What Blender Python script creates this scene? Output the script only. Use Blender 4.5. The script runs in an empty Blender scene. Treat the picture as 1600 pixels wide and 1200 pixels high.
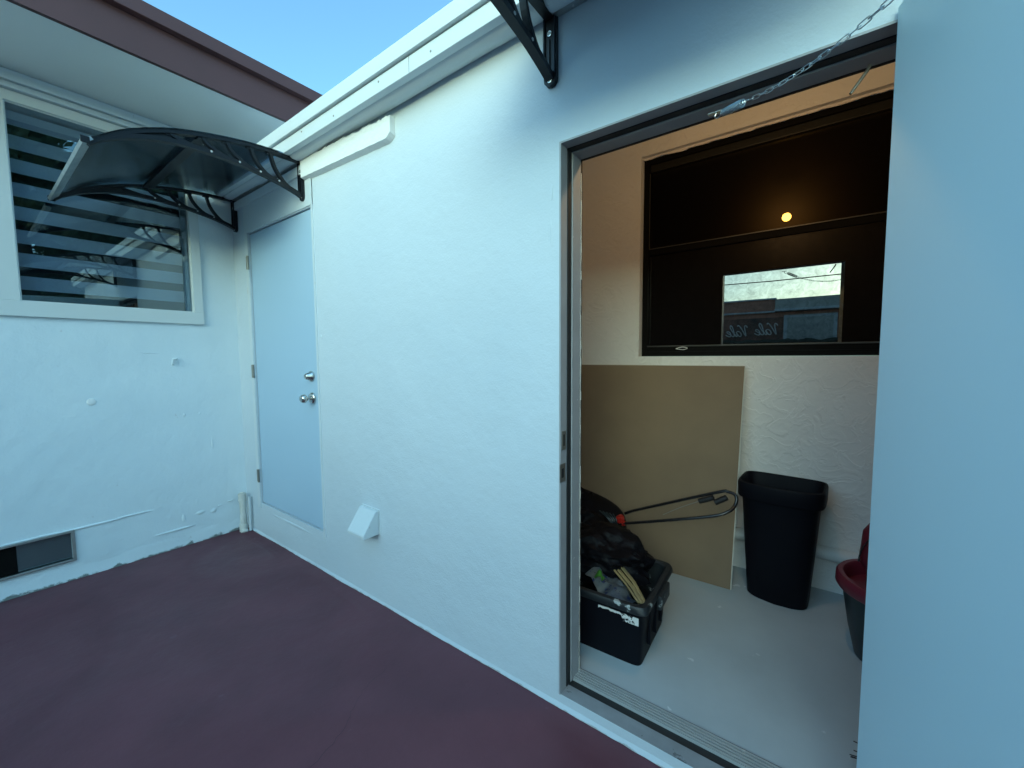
import bpy, bmesh, math, random
from mathutils import Vector, Matrix, noise
random.seed(7)
R = math.radians
sc = bpy.context.scene
col = sc.collection

# ------------------------------------------------------------------ camera
H = 1.33
cam_d = bpy.data.cameras.new('camera')
cam = bpy.data.objects.new('camera', cam_d); col.objects.link(cam); sc.camera = cam
yaw, pitch, roll, fpx, cx, cy = R(36.5116), R(3.97516), R(-0.39761), 637.304, 3.54308, -1.27512
F = Vector((-math.sin(yaw)*math.cos(pitch), math.cos(yaw)*math.cos(pitch), -math.sin(pitch)))
Rt = Vector((math.cos(yaw), math.sin(yaw), 0)); Up = Rt.cross(F)
R2 = Rt*math.cos(roll)+Up*math.sin(roll); U2 = -Rt*math.sin(roll)+Up*math.cos(roll)
m = Matrix.Identity(4)
for i in range(3):
    m[i][0], m[i][1], m[i][2], m[i][3] = R2[i], U2[i], -F[i], (cx, cy, H)[i]
cam.matrix_world = m
cam_d.sensor_width = 36; cam_d.lens = fpx/1600*36
cam_d.clip_start = .02; cam_d.clip_end = 2000

# ------------------------------------------------------------------ world, sun, exposure
SUN_EL, SUN_AZ = R(19), R(163)      # azimuth measured from +Y towards +X
w = bpy.data.worlds.new("World"); sc.world = w; w.use_nodes = True
nt = w.node_tree; nt.nodes.clear()
out = nt.nodes.new('ShaderNodeOutputWorld'); bg = nt.nodes.new('ShaderNodeBackground')
sky = nt.nodes.new('ShaderNodeTexSky'); sky.sky_type = 'NISHITA'; sky.sun_disc = False
sky.sun_elevation = SUN_EL; sky.sun_rotation = SUN_AZ
sky.air_density = 1.0; sky.dust_density = 1.4; sky.ozone_density = 4.0
mx = nt.nodes.new('ShaderNodeMix'); mx.data_type = 'RGBA'; mx.blend_type = 'MULTIPLY'
mx.inputs['Factor'].default_value = 1
mx.inputs[7].default_value = (.75, 1.0, .86, 1)
nt.links.new(sky.outputs[0], mx.inputs[6]); nt.links.new(mx.outputs[2], bg.inputs[0])
bg.inputs[1].default_value = .15
nt.links.new(bg.outputs[0], out.inputs[0])
sl = bpy.data.lights.new('sun', 'SUN'); sun = bpy.data.objects.new('sun', sl); col.objects.link(sun)
sl.energy = .5; sl.angle = R(172); sl.color = (.22, .70, 1.0)
sd = Vector((math.sin(SUN_AZ)*math.cos(SUN_EL), math.cos(SUN_AZ)*math.cos(SUN_EL), math.sin(SUN_EL)))
sun.rotation_euler = (-sd).to_track_quat('-Z', 'Y').to_euler()
sc.view_settings.view_transform = 'Standard'; sc.view_settings.look = 'None'
sc.view_settings.gamma = 1; sc.view_settings.exposure = 1.72
sc.cycles.max_bounces = 8

# ------------------------------------------------------------------ materials
def mat(name, c, rough=.6, metal=0, var=None, vscale=4, bumps=(), spec=.5, emit=None, speck=None, coat=0):
    """var: second colour mixed by noise; bumps: (scale, strength, distance, kind); speck: (colour, scale, threshold)"""
    mt = bpy.data.materials.new(name); mt.use_nodes = True
    n = mt.node_tree; b = n.nodes['Principled BSDF']
    b.inputs['Base Color'].default_value = (*c, 1); b.inputs['Roughness'].default_value = rough
    b.inputs['Metallic'].default_value = metal; b.inputs['Specular IOR Level'].default_value = spec
    b.inputs['Coat Weight'].default_value = coat
    tc = n.nodes.new('ShaderNodeTexCoord'); last = None
    def nz(scale, detail=5, rgh=.55):
        t = n.nodes.new('ShaderNodeTexNoise'); t.inputs['Scale'].default_value = scale
        t.inputs['Detail'].default_value = detail; t.inputs['Roughness'].default_value = rgh
        n.links.new(tc.outputs['Object'], t.inputs['Vector']); return t
    colout = None
    def mixc(fac, a, bcol):
        x = n.nodes.new('ShaderNodeMix'); x.data_type = 'RGBA'
        n.links.new(fac, x.inputs['Factor'])
        if a is None: x.inputs[6].default_value = (*c, 1)
        else: n.links.new(a, x.inputs[6])
        x.inputs[7].default_value = (*bcol, 1); return x.outputs[2]
    def ramp(src, lo, hi):
        r = n.nodes.new('ShaderNodeMapRange'); r.inputs[1].default_value = lo; r.inputs[2].default_value = hi
        n.links.new(src, r.inputs[0]); return r.outputs[0]
    if var: colout = mixc(ramp(nz(vscale).outputs[0], .35, .68), colout, var)
    if speck:
        for sp in (speck if isinstance(speck, list) else [speck]):
            colout = mixc(ramp(nz(sp[1], 6, .6).outputs[0], sp[2], sp[2]+.03), colout, sp[0])
    if colout: n.links.new(colout, b.inputs['Base Color'])
    for bp in bumps:
        sca, st, dist = bp[:3]
        if len(bp) > 3 and bp[3] == 'ridge':
            t = nz(sca, 4, .5); t.inputs['Distortion'].default_value = 1.2
            r = n.nodes.new('ShaderNodeValToRGB'); e = r.color_ramp.elements
            e[0].position = .44; e[1].position = .50; e[1].color = (1, 1, 1, 1)
            e2 = r.color_ramp.elements.new(.62); e2.color = (.45, .45, .45, 1)
            n.links.new(t.outputs[0], r.inputs[0]); src = r.outputs[0]
        elif len(bp) > 3 and bp[3] == 'stretch':
            t = nz(sca, 5, .6); mp = n.nodes.new('ShaderNodeMapping'); mp.inputs['Scale'].default_value = (1, 1, 5)
            n.links.new(tc.outputs['Object'], mp.inputs[0]); n.links.new(mp.outputs[0], t.inputs['Vector']); src = t.outputs[0]
        else: src = nz(sca).outputs[0]
        bu = n.nodes.new('ShaderNodeBump'); bu.inputs['Strength'].default_value = st
        bu.inputs['Distance'].default_value = dist; n.links.new(src, bu.inputs['Height'])
        if last: n.links.new(last, bu.inputs['Normal'])
        last = bu.outputs[0]
    if last: n.links.new(last, b.inputs['Normal'])
    if emit:
        b.inputs['Emission Color'].default_value = (*emit[0], 1); b.inputs['Emission Strength'].default_value = emit[1]
    return mt

def base_dirt(mt, dirt=(.10, .13, .10), top=.05, axis='Z', chip=None):
    """mossy grime with a noisy outline where the wall meets the ground"""
    n = mt.node_tree; b = n.nodes['Principled BSDF']
    g = n.nodes.new('ShaderNodeNewGeometry'); s = n.nodes.new('ShaderNodeSeparateXYZ')
    n.links.new(g.outputs['Position'], s.inputs[0])
    t = n.nodes.new('ShaderNodeTexNoise'); t.inputs['Scale'].default_value = 9; t.inputs['Detail'].default_value = 8; t.inputs['Roughness'].default_value = .7
    n.links.new(g.outputs['Position'], t.inputs['Vector'])
    a = n.nodes.new('ShaderNodeMath'); a.operation = 'MULTIPLY_ADD'; a.inputs[1].default_value = -top*3.4; a.inputs[2].default_value = top*1.7
    n.links.new(t.outputs[0], a.inputs[0])
    d = n.nodes.new('ShaderNodeMath'); d.operation = 'ADD'; n.links.new(s.outputs[2], d.inputs[0]); n.links.new(a.outputs[0], d.inputs[1])
    r = n.nodes.new('ShaderNodeMapRange'); r.inputs[1].default_value = top*.35; r.inputs[2].default_value = top*.1
    r.inputs[3].default_value = 0; r.inputs[4].default_value = .85
    n.links.new(d.outputs[0], r.inputs[0])
    x = n.nodes.new('ShaderNodeMix'); x.data_type = 'RGBA'; n.links.new(r.outputs[0], x.inputs['Factor'])
    l = b.inputs['Base Color'].links
    if l: n.links.new(l[0].from_socket, x.inputs[6])
    else: x.inputs[6].default_value = b.inputs['Base Color'].default_value
    x.inputs[7].default_value = (*dirt, 1); n.links.new(x.outputs[2], b.inputs['Base Color'])

M = {}
M['stucco'] = mat('white_stucco_paint', (.57, .65, .71), .62, var=(.53, .615, .68), vscale=1.3,
                  bumps=((130, .45, .003), (38, .2, .005), (6, .12, .01), (2.2, .4, .04)), speck=((.60, .64, .67), 21, .75))
base_dirt(M['stucco'], (.35, .36, .36), .012)
M['stucco_old'] = mat('old_plaster_paint', (.74, .82, .86), .6, var=(.70, .785, .83), vscale=2.2,
                      bumps=((90, .25, .003), (13, .3, .012), (3.0, .45, .04)), speck=((.62, .66, .69), 9, .70))
base_dirt(M['stucco_old'], (.07, .095, .08), .036)
M['trim'] = mat('white_trim_paint', (.58, .65, .69), .45, bumps=((60, .12, .002), (4, .2, .01)), speck=[((.42, .46, .48), 48, .69), ((.56, .59, .60), 7, .66)])
M['soffit'] = mat('soffit_paint', (.90, .89, .86), .7, var=(.87, .86, .83), vscale=1.5, bumps=((40, .1, .002), (3, .2, .02)))
M['maroon'] = mat('maroon_fascia_paint', (.105, .042, .042), .5, var=(.092, .037, .037), vscale=3, bumps=((30, .12, .003),))
M['doorblue'] = mat('pale_blue_door_paint', (.39, .55, .69), .42, var=(.375, .535, .68), vscale=.9, bumps=((220, .06, .001), (3, .06, .01)))
M['doorleaf'] = mat('pale_grey_blue_paint', (.66, .86, .94), .38, var=(.63, .84, .925), vscale=.8, bumps=((260, .09, .001), (25, .08, .002), (2.0, .08, .012)), speck=[((.58, .76, .84), 4.5, .72), ((.74, .88, .93), 31, .78)])
M['frame'] = mat('grey_frame_paint', (.30, .31, .33), .5, var=(.34, .35, .37), vscale=9, bumps=((70, .15, .002),), speck=((.62, .62, .60), 26, .70))
M['rubber'] = mat('black_rubber_seal', (.012, .014, .016), .6)
M['alum'] = mat('worn_aluminium', (.50, .52, .52), .38, .85, var=(.38, .40, .41), vscale=14, bumps=((60, .1, .001),), speck=((.75, .76, .74), 22, .70))
M['alum_rib'] = mat('ribbed_aluminium', (.50, .53, .54), .45, .3, speck=((.75, .76, .74), 9, .72))
M['groove'] = mat('dark_groove', (.03, .035, .04), .6)  # dark base colour between the bright threshold ribs for contrast, also board joints
M['sill'] = mat('worn_grey_sill', (.22, .235, .25), .6, var=(.28, .30, .32), vscale=12, bumps=((30, .2, .003),), speck=((.10, .11, .12), 14, .64))
M['steel'] = mat('brushed_steel', (.62, .60, .56), .25, 1)
M['zinc'] = mat('zinc_plated_steel', (.62, .66, .68), .28, 1)
M['hinge'] = mat('tarnished_hinge', (.28, .27, .24), .45, .8)
M['black'] = mat('black_bracket_plastic', (.006, .008, .012), .42, spec=.35, bumps=((90, .05, .001),))
M['blackbin'] = mat('black_bin_plastic', (.004, .0045, .008), .55, spec=.12, bumps=((120, .1, .001),), speck=((.10, .10, .11), 34, .76))
M['bag'] = mat('black_bag_film', (.004, .004, .006), .5, spec=.12, bumps=((9, .6, .03), (26, .3, .01)))
M['white_plastic'] = mat('white_plastic', (.78, .80, .80), .4)
M['vinyl'] = mat('white_vinyl_frame', (.66, .70, .70), .35, bumps=((8, .06, .004),))
M['interior'] = mat('skip_trowel_plaster', (.82, .81, .80), .65, var=(.78, .77, .755), vscale=3,
                    bumps=((70, .25, .003), (10, .32, .008, 'ridge'), (3, .4, .03)))
M['intfloor'] = mat('grey_floor_paint', (.47, .53, .56), .5, var=(.40, .455, .485), vscale=2.6, bumps=((50, .1, .002), (6, .12, .01, 'stretch')),
                    speck=[((.62, .66, .68), 10, .685), ((.06, .06, .06), 30, .78)])
M['board'] = mat('brown_fibreboard', (.225, .16, .10), .75, var=(.185, .13, .082), vscale=2, bumps=((160, .1, .001),))
M['boardedge'] = mat('white_board_edge', (.62, .60, .55), .7)
M['darkframe'] = mat('black_window_frame', (.004, .004, .004), .6, spec=.10, bumps=((20, .2, .004),))
M['olive'] = mat('dark_olive_frame', (.014, .0135, .011), .5, spec=.2, bumps=((20, .3, .006),))
M['lining'] = mat('dark_stained_boards', (.016, .013, .010), .8, bumps=((20, .3, .004),))
M['pipe'] = mat('white_pipe_paint', (.66, .68, .68), .5, bumps=((30, .2, .004),))
M['oldpipe'] = mat('yellowed_pipe', (.70, .70, .67), .55, var=(.58, .58, .52), vscale=12, bumps=((30, .3, .004),))
M['maroonpl'] = mat('maroon_plastic', (.16, .018, .035), .35)
M['teal'] = mat('dark_teal_plastic', (.012, .026, .032), .4)
M['redpl'] = mat('red_plastic', (.35, .015, .01), .35)
M['darkmetal'] = mat('black_painted_tube', (.012, .012, .014), .22, spec=.6)
M['bristle'] = mat('black_bristles', (.01, .01, .012), .5)
M['leaf'] = mat('tree_leaves', (.045, .075, .030), .6, var=(.07, .10, .04), vscale=1.2)
M['bark'] = mat('tree_bark', (.09, .075, .06), .9, bumps=((12, .6, .03),))
M['wall_brown'] = mat('brown_stucco', (.55, .26, .19), .8, bumps=((40, .2, .004),))
M['wall_grey'] = mat('grey_stucco', (.50, .50, .47), .8, bumps=((40, .2, .004),))
M['dark_tarp'] = mat('dark_hedge', (.03, .045, .03), .8, var=(.02, .03, .02), vscale=6)
M['grass'] = mat('yard_concrete', (.40, .39, .36), .9, var=(.32, .31, .28), vscale=.6, bumps=((8, .4, .03),))
M['bulb'] = mat('lit_bulb', (1, .8, .4), .4, emit=((1.0, .63, .28), 105))
M['wood'] = mat('yellow_cane', (.34, .25, .11), .6, var=(.22, .17, .09), vscale=12)
M['green'] = mat('green_plastic', (.04, .16, .02), .4)
M['print'] = mat('printed_paper', (.24, .26, .25), .5, var=(.10, .13, .18), vscale=18, speck=[((.03, .05, .16), 42, .56), ((.02, .02, .03), 60, .62)], bumps=((20, .6, .01),))
M['label'] = mat('torn_white_label', (.72, .72, .70), .6, speck=[((.01, .01, .015), 55, .57)])
M['rimpaint'] = mat('paint_spattered_rim', (.012, .016, .020), .5, speck=[((.36, .40, .40), 15, .60)], bumps=((60, .3, .003),))
M['patchy'] = mat('chipped_plaster', (.74, .78, .80), .7, bumps=((60, .4, .004), (14, .5, .012)))

# patio: maroon painted concrete, scuffed, with one hairline crack
def patio_mat():
    mt = mat('maroon_painted_concrete', (.140, .052, .068), .55, var=(.108, .041, .054), vscale=2.8,
             bumps=((150, .25, .0015), (70, .2, .002), (9, .45, .008), (1.6, .3, .03)), spec=.22,
             speck=[((.145, .064, .084), 5, .69), ((.15, .068, .09), 19, .70), ((.05, .02, .03), 26, .74), ((.40, .38, .38), 36, .755)])
    n = mt.node_tree; b = n.nodes['Principled BSDF']
    t = n.nodes.new('ShaderNodeTexNoise'); t.inputs['Scale'].default_value = 3.2; t.inputs['Detail'].default_value = 7
    r = n.nodes.new('ShaderNodeMapRange'); r.inputs[1].default_value = .35; r.inputs[2].default_value = .7
    r.inputs[3].default_value = .34; r.inputs[4].default_value = .62
    n.links.new(t.outputs[0], r.inputs[0]); n.links.new(r.outputs[0], b.inputs['Roughness'])
    return mt
M['patio'] = patio_mat()

def glass_mat(name, refl, tint, black, rough=.0, dust=0):
    mt = bpy.data.materials.new(name); mt.use_nodes = True; n = mt.node_tree; n.nodes.clear()
    o = n.nodes.new('ShaderNodeOutputMaterial'); g = n.nodes.new('ShaderNodeBsdfGlossy')
    g.inputs['Color'].default_value = (*tint, 1); g.inputs['Roughness'].default_value = rough
    mix = n.nodes.new('ShaderNodeMixShader')
    if black is None:
        base = n.nodes.new('ShaderNodeBsdfTransparent'); base.inputs[0].default_value = (.70, .76, .80, 1)
    else:
        base = n.nodes.new('ShaderNodeBsdfDiffuse'); base.inputs[0].default_value = (*black, 1)
    fr = n.nodes.new('ShaderNodeLayerWeight'); fr.inputs[0].default_value = .25
    mr = n.nodes.new('ShaderNodeMapRange'); mr.inputs[3].default_value = refl; mr.inputs[4].default_value = min(1, refl+.5)
    n.links.new(fr.outputs['Fresnel'], mr.inputs[0])
    fac = mr.outputs[0]
    if dust:
        tc = n.nodes.new('ShaderNodeTexCoord')
        t = n.nodes.new('ShaderNodeTexNoise'); t.inputs['Scale'].default_value = 28; t.inputs['Detail'].default_value = 6
        t.inputs['Roughness'].default_value = .75; t.inputs['Distortion'].default_value = .8
        n.links.new(tc.outputs['Object'], t.inputs[0])
        r = n.nodes.new('ShaderNodeMapRange'); r.inputs[1].default_value = .35; r.inputs[2].default_value = .7
        r.inputs[3].default_value = 1.0; r.inputs[4].default_value = 1-dust
        n.links.new(t.outputs[0], r.inputs[0])
        mu = n.nodes.new('ShaderNodeMath'); mu.operation = 'MULTIPLY'; n.links.new(fac, mu.inputs[0]); n.links.new(r.outputs[0], mu.inputs[1]); fac = mu.outputs[0]
    n.links.new(fac, mix.inputs[0]); n.links.new(base.outputs[0], mix.inputs[1]); n.links.new(g.outputs[0], mix.inputs[2])
    n.links.new(mix.outputs[0], o.inputs[0]); return mt
M['glass_low'] = glass_mat('dusty_black_glass', .19, (.97, .92, .86), (.006, .006, .007), dust=.5)
M['glass_up'] = glass_mat('black_glass', .006, (1, .72, .22), (.003, .003, .004), rough=.01)
_n = M['glass_up'].node_tree; _o = [q for q in _n.nodes if q.type == 'OUTPUT_MATERIAL'][0]
_g = _n.nodes.new('ShaderNodeBsdfGlossy'); _g.inputs[0].default_value = (1, .7, .35, 1); _g.inputs['Roughness'].default_value = .32
_m = _n.nodes.new('ShaderNodeMixShader'); _m.inputs[0].default_value = .007
_n.links.new(_o.inputs[0].links[0].from_socket, _m.inputs[1]); _n.links.new(_g.outputs[0], _m.inputs[2]); _n.links.new(_m.outputs[0], _o.inputs[0])
M['glass_win'] = glass_mat('tinted_window_glass', .09, (.85, .95, .95), None)
M['glass_vent'] = glass_mat('vent_glass', .18, (.85, .95, .95), (.05, .075, .085), rough=.02)

def canopy_mat():
    mt = bpy.data.materials.new('smoked_polycarbonate'); mt.use_nodes = True; n = mt.node_tree; n.nodes.clear()
    o = n.nodes.new('ShaderNodeOutputMaterial'); mix = n.nodes.new('ShaderNodeMixShader')
    t = n.nodes.new('ShaderNodeBsdfTranslucent'); t.inputs[0].default_value = (.14, .17, .18, 1)
    tr = n.nodes.new('ShaderNodeBsdfTransparent'); tr.inputs[0].default_value = (.90, .95, .96, 1)
    m2 = n.nodes.new('ShaderNodeMixShader'); m2.inputs[0].default_value = .90
    n.links.new(t.outputs[0], m2.inputs[1]); n.links.new(tr.outputs[0], m2.inputs[2])
    g = n.nodes.new('ShaderNodeBsdfGlossy'); g.inputs['Roughness'].default_value = .045; g.inputs[0].default_value = (.9, .95, 1, 1)
    fr = n.nodes.new('ShaderNodeFresnel'); fr.inputs[0].default_value = 1.42
    tc = n.nodes.new('ShaderNodeTexCoord'); wv = n.nodes.new('ShaderNodeTexWave'); wv.inputs['Scale'].default_value = 30
    n.links.new(tc.outputs['Object'], wv.inputs[0])
    bu = n.nodes.new('ShaderNodeBump'); bu.inputs['Strength'].default_value = .25; bu.inputs['Distance'].default_value = .001
    n.links.new(wv.outputs[0], bu.inputs['Height']); n.links.new(bu.outputs[0], g.inputs['Normal'])
    n.links.new(fr.outputs[0], mix.inputs[0]); n.links.new(m2.outputs[0], mix.inputs[1]); n.links.new(g.outputs[0], mix.inputs[2])
    n.links.new(mix.outputs[0], o.inputs[0]); return mt
M['canopy'] = canopy_mat()

def blind_mat():
    mt = mat('blind_fabric', (.74, .80, .88), .8, bumps=((200, .1, .001),)); return mt
M['blind'] = blind_mat()
M['room_dark'] = mat('dark_room', (.05, .065, .07), .9)

# ------------------------------------------------------------------ mesh helpers
def bx(bm, a, b, bev=0):
    """axis-aligned box between corners a and b"""
    a = Vector(a); b = Vector(b); c = (a+b)/2; s = b-a
    r = bmesh.ops.create_cube(bm, size=1, matrix=Matrix.Translation(c) @ Matrix.Diagonal((abs(s.x), abs(s.y), abs(s.z), 1)))
    if bev:
        es = {e for v in r['verts'] for e in v.link_edges}
        bmesh.ops.bevel(bm, geom=list(es), offset=bev, segments=2, affect='EDGES', profile=.6)
    return r
def obj(name, bm, m_, parent=None, smooth=False, loc=None, rot=None):
    bmesh.ops.recalc_face_normals(bm, faces=bm.faces)
    me = bpy.data.meshes.new(name); bm.to_mesh(me); bm.free()
    if isinstance(m_, str): m_ = M[m_]
    me.materials.append(m_)
    if smooth:
        me.polygons.foreach_set('use_smooth', [True]*len(me.polygons))
        try: me.set_sharp_from_angle(angle=R(40))
        except Exception: pass
    o = bpy.data.objects.new(name, me); col.objects.link(o)
    if parent: o.parent = parent
    if loc: o.location = loc
    if rot: o.rotation_euler = rot
    return o
def tag(o, label, cat, group=None, kind=None):
    if label: o['label'] = label
    if cat: o['category'] = cat
    if group: o['group'] = group
    if kind: o['kind'] = kind
    return o
def thing(name, label, cat, loc=(0, 0, 0), rz=0, group=None):
    o = bpy.data.objects.new(name, None); col.objects.link(o); o.location = loc; o.rotation_euler = (0, 0, rz)
    o.empty_display_size = .1
    return tag(o, label, cat, group)
def tube(bm, pts, r, seg=10, closed=False, cap=True):
    pts = [Vector(p) for p in pts]; n = len(pts); rings = []
    rr = r if isinstance(r, (list, tuple)) else [r]*n
    prev = None
    for i, p in enumerate(pts):
        if closed: t = (pts[(i+1) % n]-pts[i-1]).normalized()
        else: t = (pts[min(i+1, n-1)]-pts[max(i-1, 0)]).normalized()
        if prev is None:
            u = t.orthogonal().normalized()
        else:
            u = (prev - t*prev.dot(t)); u = u.normalized() if u.length > 1e-6 else t.orthogonal().normalized()
        prev = u; v = t.cross(u)
        rings.append([bm.verts.new(p+(u*math.cos(a)+v*math.sin(a))*rr[i]) for a in [2*math.pi*k/seg for k in range(seg)]])
    m_ = n if closed else n-1
    for i in range(m_):
        A, B = rings[i], rings[(i+1) % n]
        for k in range(seg): bm.faces.new((A[k], A[(k+1) % seg], B[(k+1) % seg], B[k]))
    if cap and not closed:
        bm.faces.new(rings[0][::-1]); bm.faces.new(rings[-1])
def lathe(bm, prof, c=(0, 0, 0), axis='z', seg=32):
    """prof: list of (r, h); closed ends"""
    c = Vector(c); rings = []
    for r, h in prof:
        ring = []
        for k in range(seg):
            a = 2*math.pi*k/seg; p = (r*math.cos(a), r*math.sin(a), h)
            if axis == 'y': p = (p[0], p[2], p[1])
            if axis == 'x': p = (p[2], p[0], p[1])
            ring.append(bm.verts.new(c+Vector(p)))
        rings.append(ring)
    for A, B in zip(rings, rings[1:]):
        for k in range(seg): bm.faces.new((A[k], A[(k+1) % seg], B[(k+1) % seg], B[k]))
    if prof[0][0] > 1e-5: bm.faces.new(rings[0][::-1])
    if prof[-1][0] > 1e-5: bm.faces.new(rings[-1])
def ribbon(bm, pts, wd, x0, x1):
    """flat bar in the y-z plane following pts, in-plane width wd, from x0 to x1"""
    pts = [Vector((0, p[0], p[1])) for p in pts]; n = len(pts); rows = []
    for i, p in enumerate(pts):
        t = (pts[min(i+1, n-1)]-pts[max(i-1, 0)]).normalized(); nn = Vector((0, -t.z, t.y))
        ww = wd[i] if isinstance(wd, (list, tuple)) else wd
        rows.append([bm.verts.new(Vector((x, 0, 0))+p+nn*s*ww/2) for x, s in ((x0, -1), (x1, -1), (x1, 1), (x0, 1))])
    for A, B in zip(rows, rows[1:]):
        for k in range(4): bm.faces.new((A[k], A[(k+1) % 4], B[(k+1) % 4], B[k]))
    bm.faces.new(rows[0][::-1]); bm.faces.new(rows[-1])
def catmull(pts, n=6):
    P = [Vector(p) for p in pts]; P = [P[0]*2-P[1]]+P+[P[-1]*2-P[-2]]; out_ = []
    for i in range(1, len(P)-2):
        for k in range(n):
            t = k/n; a, b, c, d = P[i-1:i+3]
            out_.append(.5*((2*b)+(c-a)*t+(2*a-5*b+4*c-d)*t*t+(3*b-a-3*c+d)*t**3))
    out_.append(P[-2]); return out_
def wall(bm, ax, p0, p1, u, z, holes):
    """wall slab normal to ax ('x'/'y') between p0,p1; spans u[0]..u[1], z[0]..z[1] with rectangular holes (u0,u1,z0,z1)"""
    us = sorted(set([u[0], u[1]]+[h for q in holes for h in q[:2]])); zs = sorted(set([z[0], z[1]]+[h for q in holes for h in q[2:]]))
    V = {}
    def v(uu, p, zz):
        k = (round(uu, 5), round(p, 5), round(zz, 5))
        if k not in V: V[k] = bm.verts.new((p, uu, zz) if ax == 'x' else (uu, p, zz))
        return V[k]
    def solid(i, j):
        if i < 0 or j < 0 or i >= len(us)-1 or j >= len(zs)-1: return False
        a, b = (us[i]+us[i+1])/2, (zs[j]+zs[j+1])/2
        return not any(h[0] < a < h[1] and h[2] < b < h[3] for h in holes)
    for i in range(len(us)-1):
        for j in range(len(zs)-1):
            if not solid(i, j): continue
            a, b, c, d = us[i], us[i+1], zs[j], zs[j+1]
            for p in (p0, p1): bm.faces.new((v(a, p, c), v(b, p, c), v(b, p, d), v(a, p, d)))
            for (di, dj, e) in ((-1, 0, ((a, c), (a, d))), (1, 0, ((b, c), (b, d))), (0, -1, ((a, c), (b, c))), (0, 1, ((a, d), (b, d)))):
                if not solid(i+di, j+dj):
                    (q0, r0), (q1, r1) = e
                    bm.faces.new((v(q0, p0, r0), v(q1, p0, r1), v(q1, p1, r1), v(q0, p1, r0)))
def BM(): return bmesh.new()
def fr_(t, n): return [random.uniform(-1, 1)*t for _ in range(n)]

# ------------------------------------------------------------------ ground
bm = BM(); bx(bm, (-200, -200, -.3), (200, 200, -.02)); tag(obj('ground', bm, 'grass'), None, None, kind='structure')
bm = BM()
NX, NY = 120, 80
for i in range(NX+1):
    for j in range(NY+1):
        x = -.05+7.2*i/NX; y = .05-4.2*j/NY
        bm.verts.new((x, y, 0 if (x < .1 or y > -.1) else .006*noise.noise(Vector((x*1.1, y*1.1, 0)))))
bm.verts.ensure_lookup_table()
for i in range(NX):
    for j in range(NY):
        a = i*(NY+1)+j; bm.faces.new([bm.verts[k] for k in (a, a+1, a+NY+2, a+NY+1)])
tag(obj('patio', bm, 'patio', smooth=True), None, None, kind='structure')
# hairline crack in the patio (ragged, thin)
bm = BM()
pts = []
p = Vector((2.02, -.55, 0)); 
crk = [(2.13, -.27), (2.16, -.42), (2.25, -.55), (2.30, -.72), (2.42, -.86), (2.44, -1.0), (2.55, -1.15)]
cp = catmull([Vector((a, b, 0)) for a, b in crk], 8)
for i, q in enumerate(cp):
    q = q+Vector((random.uniform(-.006, .006), random.uniform(-.006, .006), .0085))
    wd = .0007*(1-abs(i/len(cp)-.5)); pts.append((bm.verts.new(q+Vector((wd, 0, 0))), bm.verts.new(q-Vector((wd, 0, 0)))))
for A, B in zip(pts, pts[1:]): bm.faces.new((A[0], B[0], B[1], A[1]))
tag(obj('patio_crack', bm, mat('crack_dark', (.03, .02, .03), .9)), None, None, kind='structure')

# ------------------------------------------------------------------ house on the left (plane x = 0)
house = thing('house', 'white plastered house with maroon roof edge and striped-blind window, left of the patio', 'house', (0, -1.5, 0))
def hp(name, bm, m_, **k): return obj(name, bm, m_, house, loc=(0, 1.5, 0), **k)
bm = BM(); wall(bm, 'x', 0, -.2, (-5, .32), (-.02, 2.885), [(-1.054, -.271, 1.651, 2.716), (-1.32, -.94, .132, .293)])
# lumpy patches on the old plaster: subdivide front and push
hp('wall', bm, 'stucco_old')
# irregular plaster skirt at the foot of the wall
bm = BM(); rows = []
for i in range(181):
    y = -4.5+4.5*i/180
    n1 = noise.noise(Vector((y*3.1, 0, 3))); n2 = noise.noise(Vector((y*11, 0, 8))); n3 = noise.noise(Vector((y*37, 0, 1)))
    dp = .004+.006*max(0, n1)+.003*n2; top = .10+.06*n1+.02*n2; foot = dp+.004+.004*n3
    rows.append([bm.verts.new(q) for q in ((-.002, y, top), (dp*.6, y, top*.6+.004*n3), (dp, y, .03+.01*n2), (foot, y, .001))])
for A, B in zip(rows, rows[1:]):
    for k in range(3): bm.faces.new((A[k], B[k], B[k+1], A[k+1]))
hp('plaster_skirt', bm, 'stucco_old', smooth=True)
# trowel ridge over the low vent, filler lumps
def lump(bm, c, s, seed=0, seg=14):
    r = bmesh.ops.create_icosphere(bm, subdivisions=2, radius=1)
    for v in r['verts']:
        d = 1+.35*noise.noise(v.co*1.7+Vector((seed, seed*2, 0)))
        v.co = Vector((v.co.x*s[0]*d, v.co.y*s[1]*d, v.co.z*s[2]*d))+Vector(c)
for c_, s_, k_ in (((0, -.85, .305), (.008, .20, .008), 1), ((0, -.66, .31), (.006, .10, .007), 2), ((0, -1.1, .31), (.006, .16, .006), 5), ((0, -.45, .13), (.006, .12, .008), 3), ((0, -.11, .24), (.007, .022, .006), 4), ((0, -.18, .225), (.006, .012, .005), 9), ((0, -.52, 1.365), (.004, .05, .003), 6), ((0, -.36, .93), (.005, .009, .011), 7), ((0, -.27, .93), (.004, .006, .006), 8), ((0, -.205, .70), (.005, .005, .045), 10), ((0, -.3, .21), (.008, .03, .012), 11), ((0, -.22, .2), (.007, .018, .02), 12), ((0, -.4, .2), (.005, .012, .03), 13)):
    bm = BM(); lump(bm, c_, s_, k_); hp('plaster_lump', bm, 'stucco_old', smooth=True)
bm = BM(); bx(bm, (-.2, -5, 2.887), (.70, .32, 2.905)); hp('soffit', bm, 'soffit')
bm = BM(); bx(bm, (.701, -5, 2.865), (.725, .30, 3.05)); bx(bm, (-.3, .301, 2.865), (.725, .325, 3.05)); hp('fascia', bm, 'maroon')
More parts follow.
